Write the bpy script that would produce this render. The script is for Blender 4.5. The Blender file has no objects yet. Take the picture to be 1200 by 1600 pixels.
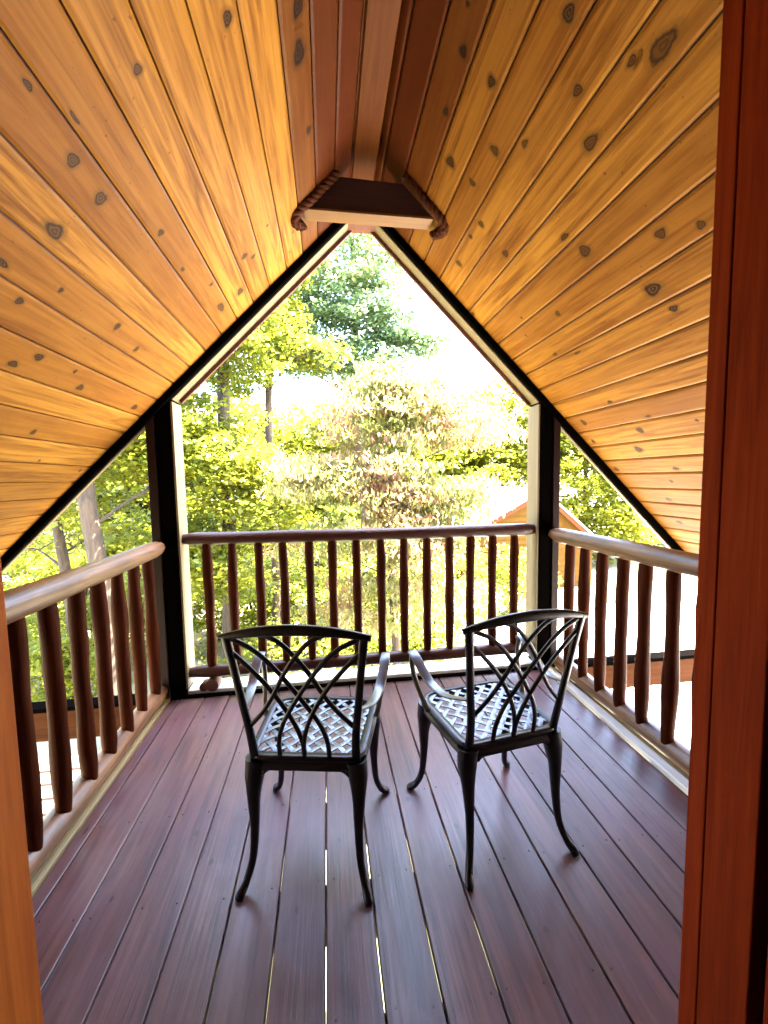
import bpy, math, random
import numpy as np
from mathutils import Vector, Matrix
random.seed(7); rng = np.random.default_rng(11)
R = math.radians
S = bpy.context.scene
C = S.collection

# ------------------------------------------------------------------ camera
YAW, PITCH, ROLL, CX, CH, FPX = .135, -.0809, -.0169, -.2902, 1.5, 651.58
fw = Vector((math.sin(YAW)*math.cos(PITCH), math.cos(YAW)*math.cos(PITCH), math.sin(PITCH)))
rt = Vector((math.cos(YAW), -math.sin(YAW), 0)); up = rt.cross(fw)
r2 = rt*math.cos(ROLL)+up*math.sin(ROLL); u2 = up*math.cos(ROLL)-rt*math.sin(ROLL)
cam = bpy.data.objects.new('camera', bpy.data.cameras.new('camera')); C.objects.link(cam)
cam.matrix_world = Matrix(((r2.x, u2.x, -fw.x, CX), (r2.y, u2.y, -fw.y, 0), (r2.z, u2.z, -fw.z, CH), (0, 0, 0, 1)))
cam.data.sensor_fit = 'VERTICAL'; cam.data.sensor_height = 36; cam.data.lens = 36*FPX/1600
cam.data.clip_start = .02; cam.data.clip_end = 2000
S.camera = cam

# ------------------------------------------------------------------ light
sd = Vector((.45, -.02, .86)).normalized()          # direction towards the sun
W = bpy.data.worlds.new('World'); S.world = W; W.use_nodes = True
nt = W.node_tree; nt.nodes.clear()
sky = nt.nodes.new('ShaderNodeTexSky'); sky.sky_type = 'NISHITA'; sky.sun_disc = False
sky.sun_elevation = math.asin(sd.z); sky.sun_rotation = math.atan2(sd.x, sd.y)
sky.air_density = 1.0; sky.dust_density = 2.0
bg = nt.nodes.new('ShaderNodeBackground'); bg.inputs[1].default_value = .15
wo = nt.nodes.new('ShaderNodeOutputWorld')
nt.links.new(sky.outputs[0], bg.inputs[0]); nt.links.new(bg.outputs[0], wo.inputs[0])
sl = bpy.data.lights.new('sun', 'SUN'); sl.energy = 5.0; sl.angle = R(.5); sl.color = (1, .95, .86)
so = bpy.data.objects.new('sun', sl); C.objects.link(so); so.rotation_euler = sd.to_track_quat('Z', 'Y').to_euler()
S.view_settings.view_transform = 'Standard'; S.view_settings.look = 'None'
S.view_settings.exposure = 5.35; S.view_settings.gamma = 1
S.render.engine = 'CYCLES'; S.cycles.max_bounces = 12; S.cycles.diffuse_bounces = 8
S.cycles.transmission_bounces = 6; S.cycles.glossy_bounces = 4; S.cycles.sample_clamp_indirect = 0

# ------------------------------------------------------------------ helpers
def tag(o, label=None, cat=None, group=None, kind=None):
    if label: o['label'] = label
    if cat: o['category'] = cat
    if group: o['group'] = group
    if kind: o['kind'] = kind
    return o
def empty(name, loc=(0, 0, 0), rz=0, **k):
    o = bpy.data.objects.new(name, None); C.objects.link(o); o.location = loc; o.rotation_euler.z = rz
    o.empty_display_size = .1
    return tag(o, **k)
class MB:
    def __init__(s): s.v = []; s.f = []; s.sm = []; s.a = {}
    def add(s, vs, fs, smooth=False, **at):
        b = len(s.v); s.v += [tuple(p) for p in vs]; s.f += [tuple(i+b for i in f) for f in fs]; s.sm += [smooth]*len(fs)
        for k, val in at.items():
            s.a.setdefault(k, {}); 
            for i in range(len(vs)): s.a[k][b+i] = val[i] if hasattr(val, '__len__') else val
        return b
    def box(s, x0, x1, y0, y1, z0, z1, **at):
        s.add([(x, y, z) for x in (x0, x1) for y in (y0, y1) for z in (z0, z1)],
              [(0, 1, 3, 2), (4, 6, 7, 5), (0, 4, 5, 1), (2, 3, 7, 6), (0, 2, 6, 4), (1, 5, 7, 3)], **at)
    def prism(s, poly, d0, d1, fn, smooth=False, **at):
        """poly: 2D points; fn(a,b,d) -> 3D"""
        n = len(poly); vs = [fn(a, b, d0) for a, b in poly]+[fn(a, b, d1) for a, b in poly]
        s.add(vs, [tuple(range(n))[::-1], tuple(range(n, 2*n))]+[(i, (i+1) % n, n+(i+1) % n, n+i) for i in range(n)], smooth, **at)
    def sweep(s, pts, rad, n=10, ref=(0, 0, 1), sq=1.0, noise=0, caps=True, smooth=True, jit=None, **at):
        """tube along pts; rad = r or (a,b) or list of those; a along ref-ish side, b along other"""
        P = [Vector(p) for p in pts]; m = len(P); vs = []; ref = Vector(ref)
        for i in range(m):
            t = (P[min(i+1, m-1)]-P[max(i-1, 0)]).normalized()
            a = (ref-t*ref.dot(t)); 
            if a.length < 1e-4: a = t.orthogonal()
            a.normalize(); b = t.cross(a)
            r = rad[i] if isinstance(rad, list) else rad
            ra, rb = r if isinstance(r, tuple) else (r, r)
            for k in range(n):
                th = 2*math.pi*(k+.5)/n; c, q = math.cos(th), math.sin(th)
                if sq != 1: c = math.copysign(abs(c)**sq, c); q = math.copysign(abs(q)**sq, q)
                j = 1+(jit(i/(m-1), th) if jit else 0)
                vs.append(P[i]+a*ra*c*j+b*rb*q*j)
        fs = [(i*n+k, i*n+(k+1) % n, (i+1)*n+(k+1) % n, (i+1)*n+k) for i in range(m-1) for k in range(n)]
        s.add(vs, fs, smooth, **at)
        if caps: s.add(vs[:n], [tuple(range(n))[::-1]], False, **at); s.add(vs[-n:], [tuple(range(n))], False, **at)
    def build(s, name, mat, parent=None, bevel=0, loc=None):
        me = bpy.data.meshes.new(name); me.from_pydata([tuple(v) for v in s.v], [], s.f); me.validate()
        me.polygons.foreach_set('use_smooth', s.sm[:len(me.polygons)] if len(s.sm) >= len(me.polygons) else [False]*len(me.polygons))
        for k, d in s.a.items():
            at = me.attributes.new(k, 'FLOAT', 'POINT'); at.data.foreach_set('value', [float(d.get(i, 1. if k == 'kr' else 0.)) for i in range(len(s.v))])
        me.materials.append(mat)
        o = bpy.data.objects.new(name, me); C.objects.link(o)
        if parent: o.parent = parent
        if loc: o.location = loc
        if bevel:
            b = o.modifiers.new('bevel', 'BEVEL'); b.width = bevel; b.segments = 2; b.limit_method = 'ANGLE'
        return o
def spline(pts, n=6):
    P = [Vector(p) for p in pts]; out = []
    for i in range(len(P)-1):
        a, b, c, d = P[max(i-1, 0)], P[i], P[i+1], P[min(i+2, len(P)-1)]
        for k in range(n):
            t = k/n; out.append(.5*((2*b)+(c-a)*t+(2*a-5*b+4*c-d)*t*t+(3*b-a-3*c+d)*t**3))
    out.append(P[-1]); return out
def lerpl(l, m):
    """resample list of numbers/tuples to m values"""
    out = []
    for i in range(m):
        x = i/(m-1)*(len(l)-1); k = min(int(x), len(l)-2); t = x-k
        a, b = l[k], l[k+1]
        out.append(tuple(p*(1-t)+q*t for p, q in zip(a, b)) if isinstance(a, tuple) else a*(1-t)+b*t)
    return out
def logjit(amp, seed):
    q = random.Random(seed); T = [(q.uniform(.3, 1), q.uniform(4, 22), q.choice((0, 1, 2, 3)), q.uniform(0, 6.28), q.uniform(0, 6.28)) for _ in range(9)]
    def f(t, th): return amp*sum(a*math.sin(k*t+p)*math.cos(m*th+r) for a, k, m, p, r in T)/3
    return f

# ------------------------------------------------------------------ materials
def newmat(name):
    m = bpy.data.materials.new(name); m.use_nodes = True; t = m.node_tree; b = t.nodes['Principled BSDF']
    return m, t, b
def N(t, typ, **k):
    n = t.nodes.new(typ)
    for a, v in k.items():
        if a in n.inputs: n.inputs[a].default_value = v
        else: setattr(n, a, v)
    return n
def mixc(t, fac, a, b, mode='MIX'):
    m = t.nodes.new('ShaderNodeMix'); m.data_type = 'RGBA'; m.blend_type = mode
    for s, v in ((0, fac), (6, a), (7, b)):
        if isinstance(v, bpy.types.NodeSocket): t.links.new(v, m.inputs[s])
        else: m.inputs[s].default_value = v if s == 0 else (*v, 1)[:4]
    return m.outputs[2]
def mrange(t, v, a, b, c=0., d=1., smooth=False):
    m = t.nodes.new('ShaderNodeMapRange'); t.links.new(v, m.inputs[0])
    if smooth: m.interpolation_type = 'SMOOTHSTEP'
    for i, x in enumerate((a, b, c, d)): m.inputs[i+1].default_value = x
    return m.outputs[0]
def attr(t, name):
    a = t.nodes.new('ShaderNodeAttribute'); a.attribute_name = name; return a.outputs['Fac']
def coords(t, scale):
    c = t.nodes.new('ShaderNodeTexCoord'); m = t.nodes.new('ShaderNodeMapping'); m.inputs['Scale'].default_value = scale
    t.links.new(c.outputs['Object'], m.inputs[0]); return m.outputs[0]
def noise(t, vec, scale=1., detail=4., rough=.55, dist=0., w=None):
    n = t.nodes.new('ShaderNodeTexNoise'); n.noise_dimensions = '4D'
    n.inputs['Scale'].default_value = scale; n.inputs['Detail'].default_value = detail; n.inputs['Roughness'].default_value = rough
    n.inputs['Distortion'].default_value = dist
    t.links.new(vec, n.inputs['Vector'])
    if w is not None:
        ml = t.nodes.new('ShaderNodeMath'); ml.operation = 'MULTIPLY'; ml.inputs[1].default_value = 37.7; t.links.new(w, ml.inputs[0]); t.links.new(ml.outputs[0], n.inputs['W'])
    return n.outputs['Fac']
def wood(name, light, dark, axis=1, rough=.45, fine=1., knot=(.06, .02, .01), var=None, coat=0., spec=.5, bump=.15, contrast=(.35, .7), blotch=None, specks=None):
    m, t, b = newmat(name)
    sc = [16*fine]*3; sc[axis] = .9*fine
    bid = attr(t, 'bid')
    g = noise(t, coords(t, sc), 1.6, 5, .6, 1.2, bid)
    sc2 = [90*fine]*3; sc2[axis] = 3*fine
    g2 = noise(t, coords(t, sc2), 1, 3, .6, .3, bid)
    c = mixc(t, mrange(t, g, contrast[0], contrast[1]), light, dark)
    c = mixc(t, mrange(t, g2, .45, .75, 0, .35), c, dark)
    if var:
        w1 = t.nodes.new('ShaderNodeTexWhiteNoise'); w1.noise_dimensions = '1D'; t.links.new(bid, w1.inputs['W'])
        c = mixc(t, mrange(t, w1.outputs[0], .25, .95, 0, .75), c, var)
    if blotch:
        g3 = noise(t, coords(t, (2.5, 2.5, 2.5)), 1, 3, .6)
        c = mixc(t, mrange(t, g3, .45, .75, 0, .6), c, blotch)
    if name == 'varnished_pine': c = mixc(t, mrange(t, attr(t, 'red'), 0, 1, 0, .95), c, (.045, .006, .0006))  # shade near the ridge mixed in as dark red, board by board
    if specks:
        g4 = noise(t, coords(t, (60, 60, 60) if 'log' not in name else (17, 17, 17)), 1, 2, .5)
        c = mixc(t, mrange(t, g4, .68, .74, 0, .8), c, specks)
    if knot:
        kr = attr(t, 'kr')
        nz = noise(t, coords(t, (40, 40, 40)), 1, 3, .6)
        ad = t.nodes.new('ShaderNodeMath'); ad.operation = 'MULTIPLY_ADD'; ad.inputs[1].default_value = .35; t.links.new(nz, ad.inputs[0]); t.links.new(kr, ad.inputs[2])
        ring = mrange(t, ad.outputs[0], .52, .70, 1, 0, True)
        halo = mrange(t, ad.outputs[0], .55, 1.15, .8, 0, True)
        kd = tuple(x*.45+y*.2 for x, y in zip(dark, light))
        kb = mrange(t, attr(t, 'kb'), 0, 1, 0, 1)
        kcol = mixc(t, kb, knot, (.050, .019, .004))
        w_ = t.nodes.new('ShaderNodeMath'); w_.operation = 'SINE'; w2 = t.nodes.new('ShaderNodeMath'); w2.operation = 'MULTIPLY'; w2.inputs[1].default_value = 34
        t.links.new(ad.outputs[0], w2.inputs[0]); t.links.new(w2.outputs[0], w_.inputs[0])
        kcol = mixc(t, mrange(t, w_.outputs[0], -.4, .8, 0, .75), kcol, tuple(v*.75 for v in dark))
        kcol = mixc(t, mrange(t, ad.outputs[0], .45, .60, 0, .85, True), kcol, tuple(v*.5 for v in knot))
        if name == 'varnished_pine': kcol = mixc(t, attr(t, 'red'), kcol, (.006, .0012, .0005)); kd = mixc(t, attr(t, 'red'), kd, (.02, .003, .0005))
        c = mixc(t, halo, c, kd); c = mixc(t, ring, c, kcol)
    t.links.new(c, b.inputs['Base Color'])
    rr = mrange(t, g2, .2, .8, rough-.08, rough+.12); t.links.new(rr, b.inputs['Roughness'])
    if name == 'stained_deck_board':
        wn = noise(t, coords(t, (3.2, 1.1, 3)), 1, 5, .65, .8); c = mixc(t, mrange(t, wn, .50, .70, 0, .55), c, (.17, .105, .10)); c = mixc(t, mrange(t, wn, .46, .30, 0, .7), c, (.040, .014, .020)); t.links.new(c, b.inputs['Base Color'])
    b.inputs['Coat Weight'].default_value = coat; b.inputs['Coat Roughness'].default_value = .25
    b.inputs['Specular IOR Level'].default_value = spec
    bp = t.nodes.new('ShaderNodeBump'); bp.inputs['Strength'].default_value = bump; bp.inputs['Distance'].default_value = .004
    t.links.new(g2, bp.inputs['Height']); t.links.new(bp.outputs[0], b.inputs['Normal'])
    return m
M = {}
M['pine'] = wood('varnished_pine', (.34, .150, .020), (.130, .042, .004), 1, .5, var=(.14, .042, .0035), coat=.0, spec=.09, knot=(.016, .006, .003), contrast=(.42, .64), blotch=(.23, .095, .014), specks=(.10, .03, .004))
M['pinedark'] = wood('groove_backing', (.10, .02, .006), (.05, .01, .004), 1, .6, knot=None)
M['deck'] = wood('stained_deck_board', (.145, .060, .048), (.046, .020, .022), 1, .37, fine=.8, var=(.045, .020, .032), spec=.5, specks=(.03, .014, .012), contrast=(.38, .66), bump=.3, knot=(.03, .015, .012), blotch=(.115, .048, .075))
M['deckrim'] = wood('weathered_rim_board', (.30, .23, .11), (.2, .15, .07), 1, .5, knot=None)
M['flash'] = wood('pale_edge_strip', (.72, .70, .64), (.55, .52, .46), 1, .35, knot=None)
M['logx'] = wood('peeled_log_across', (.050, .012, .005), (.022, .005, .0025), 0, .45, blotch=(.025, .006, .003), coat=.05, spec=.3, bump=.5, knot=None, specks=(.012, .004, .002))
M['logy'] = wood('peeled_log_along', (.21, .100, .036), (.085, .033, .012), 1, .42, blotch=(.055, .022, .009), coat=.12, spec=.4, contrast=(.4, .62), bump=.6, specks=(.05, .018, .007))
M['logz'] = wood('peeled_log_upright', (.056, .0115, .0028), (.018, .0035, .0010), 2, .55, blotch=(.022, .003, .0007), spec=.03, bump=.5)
M['postz'] = wood('dark_post_wood', (.012, .0015, .0006), (.007, .0009, .0004), 2, .6, spec=.15, knot=None)
M['black'] = wood('black_stained_wood', (.002, .0015, .0012), (.001, .001, .001), 2, .8, spec=.0, knot=None)
M['case'] = wood('pale_unstained_casing', (.18, .130, .068), (.12, .085, .040), 2, .5, knot=None)
M['brown'] = wood('brown_stop_wood', (.13, .035, .018), (.06, .016, .01), 2, .5, knot=None)
M['beamx'] = wood('reddish_band_board', (.060, .018, .004), (.03, .008, .002), 0, .8, spec=.05, knot=None)
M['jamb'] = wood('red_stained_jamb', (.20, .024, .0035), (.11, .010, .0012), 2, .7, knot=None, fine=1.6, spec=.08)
M['jambl'] = wood('orange_lit_jamb', (.30, .080, .008), (.18, .038, .004), 2, .6, knot=None, fine=1.6, spec=.1)  # left jamb wood, its lit look painted in as brighter orange
M['wallw'] = wood('interior_wood', (.06, .018, .006), (.035, .01, .003), 2, .6, knot=None)
M['slat'] = wood('walkway_wood', (.14, .08, .05), (.08, .045, .03), 0, .6, knot=None)
def plain(name, col, rough=.5, metal=0., var=.0, sc=8., bump=0., spec=.5):
    m, t, b = newmat(name)
    n = noise(t, coords(t, (1, 1, 1)), sc, 4, .6)
    c = mixc(t, mrange(t, n, .35, .7), col, tuple(x*(1-var) for x in col)); t.links.new(c, b.inputs['Base Color'])
    b.inputs['Metallic'].default_value = metal
    t.links.new(mrange(t, n, .3, .7, rough-.05, rough+.08), b.inputs['Roughness']); b.inputs['Specular IOR Level'].default_value = spec
    if bump:
        bp = t.nodes.new('ShaderNodeBump'); bp.inputs['Strength'].default_value = bump; bp.inputs['Distance'].default_value = .002
        t.links.new(n, bp.inputs['Height']); t.links.new(bp.outputs[0], b.inputs['Normal'])
    return m
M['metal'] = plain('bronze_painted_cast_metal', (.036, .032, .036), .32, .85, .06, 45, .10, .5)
M['metalsheen'] = plain('sky_sheen_cast_metal', (.15, .155, .175), .34, .85, .10, 45, .10, .5)  # same paint lightened, sky sheen on seat and arms put into the colour
M['rope'] = plain('brown_twisted_rope', (.060, .016, .005), .85, 0, .4, 120, 0, .1)
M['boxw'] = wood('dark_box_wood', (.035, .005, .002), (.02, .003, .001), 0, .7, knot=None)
M['boxu'] = wood('lit_box_underside_wood', (.15, .065, .018), (.10, .038, .010), 0, .5, knot=None)  # box wood made lighter, light from below painted into the underside
M['screw'] = plain('screw_head', (.02, .015, .012), .5, .6)
M['shingle'] = plain('roof_shingle', (.09, .07, .06), .8, 0, .4, 14)
M['metalroof'] = plain('pale_metal_roof', (.62, .60, .56), .35, .3, .15, 2)
M['siding'] = plain('tan_lap_siding', (.085, .040, .008), .8, 0, .15, 3, 0, .05)
M['redtrim'] = plain('red_roof_trim', (.085, .022, .007), .7, 0, .2, 3, 0, .1)
M['glass'] = plain('dark_window_glass', (.03, .04, .045), .1)
def bark():
    m, t, b = newmat('tree_bark')
    n = noise(t, coords(t, (14, 14, 3)), 1, 6, .7, .6)
    c = mixc(t, mrange(t, n, .38, .62), (.014, .008, .004), (.055, .032, .015)); t.links.new(c, b.inputs['Base Color']); b.inputs['Roughness'].default_value = .9
    bp = t.nodes.new('ShaderNodeBump'); bp.inputs['Strength'].default_value = .8; bp.inputs['Distance'].default_value = .03
    t.links.new(n, bp.inputs['Height']); t.links.new(bp.outputs[0], b.inputs['Normal'])
    return m
M['bark'] = bark()
def leafmat(name, c1, c2, c3, trans=.45):
    m, t, b = newmat(name)
    lr = attr(t, 'lr')
    cr = t.nodes.new('ShaderNodeValToRGB'); t.links.new(lr, cr.inputs[0]); e = cr.color_ramp.elements
    e[0].position = 0; e[0].color = (*c1, 1); e[1].position = 1; e[1].color = (*c3, 1)
    k = cr.color_ramp.elements.new(.5); k.color = (*c2, 1)
    t.links.new(cr.outputs[0], b.inputs['Base Color']); b.inputs['Roughness'].default_value = .45
    tr = t.nodes.new('ShaderNodeBsdfTranslucent'); t.links.new(cr.outputs[0], tr.inputs[0])
    mx = t.nodes.new('ShaderNodeMixShader'); mx.inputs[0].default_value = trans
    t.links.new(b.outputs[0], mx.inputs[1]); t.links.new(tr.outputs[0], mx.inputs[2]); t.links.new(mx.outputs[0], t.nodes['Material Output'].inputs[0])
    return m
M['maple'] = leafmat('maple_leaves', (.085, .115, .014), (.145, .165, .014), (.21, .19, .014), .65)
M['bluegreen'] = leafmat('blue_green_leaves', (.10, .17, .085), (.16, .22, .09), (.23, .24, .05), .65)
M['dogwood'] = leafmat('turning_dogwood_leaves', (.10, .135, .025), (.17, .17, .045), (.25, .12, .070), .65)
M['yellow'] = leafmat('yellow_green_leaves', (.12, .14, .012), (.17, .18, .012), (.22, .20, .016), .65)
M['bush'] = leafmat('shrub_leaves', (.11, .14, .012), (.17, .19, .012), (.23, .21, .020), .65)
def groundmat():
    m, t, b = newmat('pale_ground')
    n = noise(t, coords(t, (.35, .35, .35)), 1, 5, .6); n2 = noise(t, coords(t, (9, 9, 9)), 1, 5, .7)
    c = mixc(t, mrange(t, n, .42, .6), (.24, .215, .165), (.13, .135, .028)); c = mixc(t, mrange(t, n2, .35, .7, 0, .5), c, (.13, .11, .06))
    t.links.new(c, b.inputs['Base Color']); b.inputs['Roughness'].default_value = .9
    return m
M['ground'] = groundmat()
M['bouncegravel'] = plain('pale_bounce_gravel', (.50, .47, .41), .9, 0, .35, 6)

# ------------------------------------------------------------------ ground and paths
D = 2.97; ZR = 3.403
GZ = -3.0
def gh(x, y):
    r = math.hypot(x, y); h = GZ
    if y > 10: h += -.06*(min(y, 40)-10)
    h += .12*math.sin(x*.35+1)*math.cos(y*.3)*min(1, r/12)
    h += .20*max(0, min(r, 160)-32)
    if r > 60: h += (r-60)*.10*min(1, (r-60)/60)
    return h
g = MB(); xs = sorted(set([-600, -400, -260, -180, -130, -100, -80]+list(range(-60, 61, 3))+[80, 100, 130, 180, 260, 400, 600]))
n = len(xs)
g.add([(x, y, gh(x, y)) for y in xs for x in xs], [(j*n+i, j*n+i+1, (j+1)*n+i+1, (j+1)*n+i) for j in range(n-1) for i in range(n-1)], True)
tag(g.build('ground', M['ground']), 'pale leaf littered ground below the balcony', None, None, 'structure')

m = MB(); gx = [2.7+.9*i for i in range(16)]; gy = [-9+1.6*i for i in range(15)]
m.add([(x+(.5*math.sin(y) if i in (0, 15) else 0), y, gh(x, y)+.012) for y in gy for i, x in enumerate(gx)], [(j*16+i, j*16+i+1, (j+1)*16+i+1, (j+1)*16+i) for j in range(14) for i in range(15)], True)
tag(m.build('bounce_gravel', M['bouncegravel']), 'pale gravel added below the right side of the balcony to bounce light', None, None, 'structure')  # pale gravel sheet added to bounce light onto the left ceiling slope
# slatted walkway below, seen through the near left balusters
wk = empty('slatted_walkway', (-4.2, 5.2, -2.6), label='low slatted wooden walkway below the left railing', cat='walkway')
m = MB()
for k in range(9): y = -1.2+k*.285; m.box(-1.3, 1.1, y, y+.23, -.045, 0, bid=k*.13)
m.build('slats', M['slat'], wk)
for x in (-1.25, 1.0): m = MB(); m.box(x, x+.09, -1.2, 1.35, -.19, -.048); m.build('beam', M['slat'], wk)

# ------------------------------------------------------------------ house wall with the door we look out of
hw = empty('house_wall', (0, .45, 0), label='wood wall of the room around the open door', cat='wall')
m = MB()
XL, XR = CX-.395, CX+.561
m.box(-3.0, XL-.04, -.08, .06, -3.1, 2.5); m.box(XR+.08, 3.0, -.08, .06, -3.1, 2.5); m.box(XL-.04, XR+.08, -.08, .06, 2.4, 2.5)
m.box(XL-.04, XR+.08, -.08, .06, -3.1, -.06)
m.prism([(-3.0, 2.502), (3.0, 2.502), (0, 3.6)], -.08, .06, lambda a, b, d: (a, d, b))
m.build('wall_boards', M['wallw'], hw)
# the room behind the camera keeps its own dark
rm = empty('room_shell', (0, -1.6, 0), label='wood lined room behind the open door', cat='room', kind='structure')
m = MB()
m.box(-2.2, -2.1, -2, 1.96, -.06, 2.6); m.box(2.1, 2.2, -2, 1.96, -.06, 2.6); m.box(-2.098, 2.098, -2, -1.9, -.06, 2.6)
m.build('room_wall', M['wallw'], rm)
m = MB(); m.box(-2.098, 2.098, -1.898, 1.9, -.1, -.0); m.build('room_floor', M['wallw'], rm)
m = MB(); m.box(-2.2, 2.2, -2, 1.96, 2.603, 2.7); m.build('room_ceiling', M['wallw'], rm)

df = empty('door_frame', (0, .5, 0), label='red stained wooden door frame around the view onto the balcony', cat='door frame')
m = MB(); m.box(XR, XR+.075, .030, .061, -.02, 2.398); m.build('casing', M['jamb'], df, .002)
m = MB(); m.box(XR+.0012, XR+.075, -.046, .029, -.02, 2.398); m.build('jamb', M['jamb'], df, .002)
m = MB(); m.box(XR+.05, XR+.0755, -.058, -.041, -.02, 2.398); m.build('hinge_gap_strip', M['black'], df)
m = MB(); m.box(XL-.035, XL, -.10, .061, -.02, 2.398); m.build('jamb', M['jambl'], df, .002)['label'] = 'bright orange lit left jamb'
m = MB(); m.box(XL-.035, XR+.075, -.10, .061, 2.32, 2.396); m.build('head', M['jamb'], df)
dr = empty('open_door', (XR+.0, .44, 0), label='dark red wooden door standing open inside the room at far right', cat='door')
m = MB(); m.box(0.0, .045, -.85, 0, .01, 2.28); m.build('door_leaf', M['jamb'], dr, .002)
m = MB(); m.sweep([(-.0, -.78, 1.0), (-.03, -.78, 1.0)], .012, 10, (0, 0, 1)); m.sweep([(-.03, -.78, 1.0), (-.05, -.78, 1.0)], .026, 14, (0, 0, 1)); m.build('knob', M['metal'], dr)
dr.location.x = XR+.010

# ------------------------------------------------------------------ balcony roof: pine lining with grooves and knots
rf = empty('balcony_roof', (0, 0, 0), label='steep gable roof lined with knotty varnished pine boards', cat='roof')
Y0, Y1 = .51, 2.97
XE = 2.60
r2_ = math.sqrt(2)
def slope_pt(sg, x, depth, y):
    """point on the slope at |x|, depth measured upward (outward) from lining face"""
    a = abs(x); return (sg*(a+depth/r2_), y, ZR-a+depth/r2_)
RED_SHADE = {-1: {0: .9, 1: 1., 2: .95, 3: .65}, 1: {0: 1., 1: 1., 2: .8, 3: .4, 4: .15}}     # board red deepened either side of the ridge, the shade there painted in
def lining(sg, gro, name, knots, seed):
    q = random.Random(seed); m = MB(); ks = []
    for i in range(len(gro)-1):
        a, b = gro[i]+.0024, gro[i+1]-.0024      # |x| limits
        ch = .0075
        cd = .0048
        sec = [(a, .02), (a, cd), (a+ch, 0), (b-ch, 0), (b, cd), (b, .02)]
        lift = q.uniform(0, .0010)
        m.prism(sec, Y0, Y1, lambda p, dd, y: slope_pt(sg, p, dd-lift, y), bid=(i*7.31+seed) % 50, kr=1., kb=0., red=RED_SHADE[sg].get(i, 0.))
        for kx, ky, ra, rb, blk in knots:
            if a+.012 < kx < b-.012 and all(math.hypot(kx-o_[0], ky-o_[1]) > .075 for o_ in ks):
                ra *= 1.6; rb *= 1.6; ra2 = min(ra*2.2, (kx-a-.004), (b-.004-kx)); 
                ks.append((kx, ky, ra2, rb*2.2, blk, (i*7.31+seed) % 50, lift, RED_SHADE[sg].get(i, 0.)))
    for kx, ky, ra, rb, blk, bid, lift, fr in ks:      # knots: faces on the board whose 'kr' attribute runs 0..1
        nn = 18; vs = [slope_pt(sg, kx, -lift-.0004, ky)]; kr = [0.]
        for ring in (.33, .66, 1.):
            for k in range(nn):
                th = 6.2832*k/nn; w = 1+.12*math.sin(3*th+kx*90)
                vs.append(slope_pt(sg, kx+ra*ring*math.cos(th)*(w if ring < 1 else 1), -lift-.0004, ky+rb*ring*math.sin(th)*(w if ring < 1 else 1))); kr.append(ring if ring < 1 else 1.3)
        fs = [(0, 1+k, 1+(k+1) % nn) for k in range(nn)]
        for j in range(2): fs += [(1+j*nn+k, 1+(j+1)*nn+k, 1+(j+1)*nn+(k+1) % nn, 1+j*nn+(k+1) % nn) for k in range(nn)]
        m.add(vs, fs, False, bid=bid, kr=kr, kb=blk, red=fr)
    o = m.build(name, M['pine'], rf)
    return o
def px_knots(sg, lst, seed, gro):
    """knots measured on the photo as (x, y, length across, along), turned into places on the slope"""
    out = []
    for X, Y, ra, rb, kb in lst:
        d = fw+r2*((X-600)/FPX)-u2*((Y-800)/FPX)
        t = (ZR-sg*CX-CH)/(d.z+sg*d.x)           # z = ZR - sg*x
        out.append((abs(CX+d.x*t), d.y*t, ra, rb, kb))
    q = random.Random(seed)
    for k in range(60): w = q.random()**2; out.append((q.uniform(.1, XE), q.uniform(Y0, Y1), .003+.008*w, .004+.011*w, q.choice((0., .3, 1.3, 1.8))))
    return out
GL = [0, .0975, .196, .300, .402, .510, .625, .733, .842, .945, 1.052, 1.156, 1.264, 1.370, 1.479, 1.582, 1.689, 1.798, 1.896, 1.995, 2.100, 2.206, 2.31, 2.42, 2.525, 2.62]
GR = [0, .088, .196, .308, .417, .526, .635, .737, .844, .956, 1.066, 1.170, 1.275, 1.378, 1.481, 1.589, 1.697, 1.800, 1.900, 2.007, 2.116, 2.22, 2.325, 2.43, 2.535, 2.62]
KR = [(1036, 72, .017, .030, 1), (923, 222, .019, .022, 1), (867, 132, .013, .016, .8), (903, 141, .007, .013, .6), (704, 253, .011, .016, .8), (755, 215, .008, .018, .8), (773, 235, .013, .012, .8),
      (738, 285, .009, .009, .8), (790, 396, .016, .014, .9), (717, 411, .012, .012, .8), (882, 370, .013, .016, .6), (914, 392, .015, .018, .6), (1020, 452, .016, .024, 0), (1053, 482, .011, .012, 0),
      (1003, 366, .010, .013, .3), (920, 480, .012, .014, .5), (902, 551, .014, .018, .2), (831, 547, .012, .014, .3), (1008, 586, .010, .012, 0), (1013, 650, .012, .013, 0), (953, 628, .009, .012, 0), (912, 660, .011, .013, 0),
      (998, 702, .015, .018, .2), (1000, 672, .010, .014, .3), (1056, 732, .013, .014, .1), (963, 733, .012, .012, .1), (1045, 780, .014, .016, .3), (1062, 816, .010, .016, 0), (889, 20, .012, .016, .3), (724, 80, .009, .013, .1), (697, 174, .012, .013, .0), (752, 350, .008, .01, .7), (988, 95, .01, .012, .4), (960, 227, .008, .009, .1), (1048, 118, .004, .005, 0)]
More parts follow.
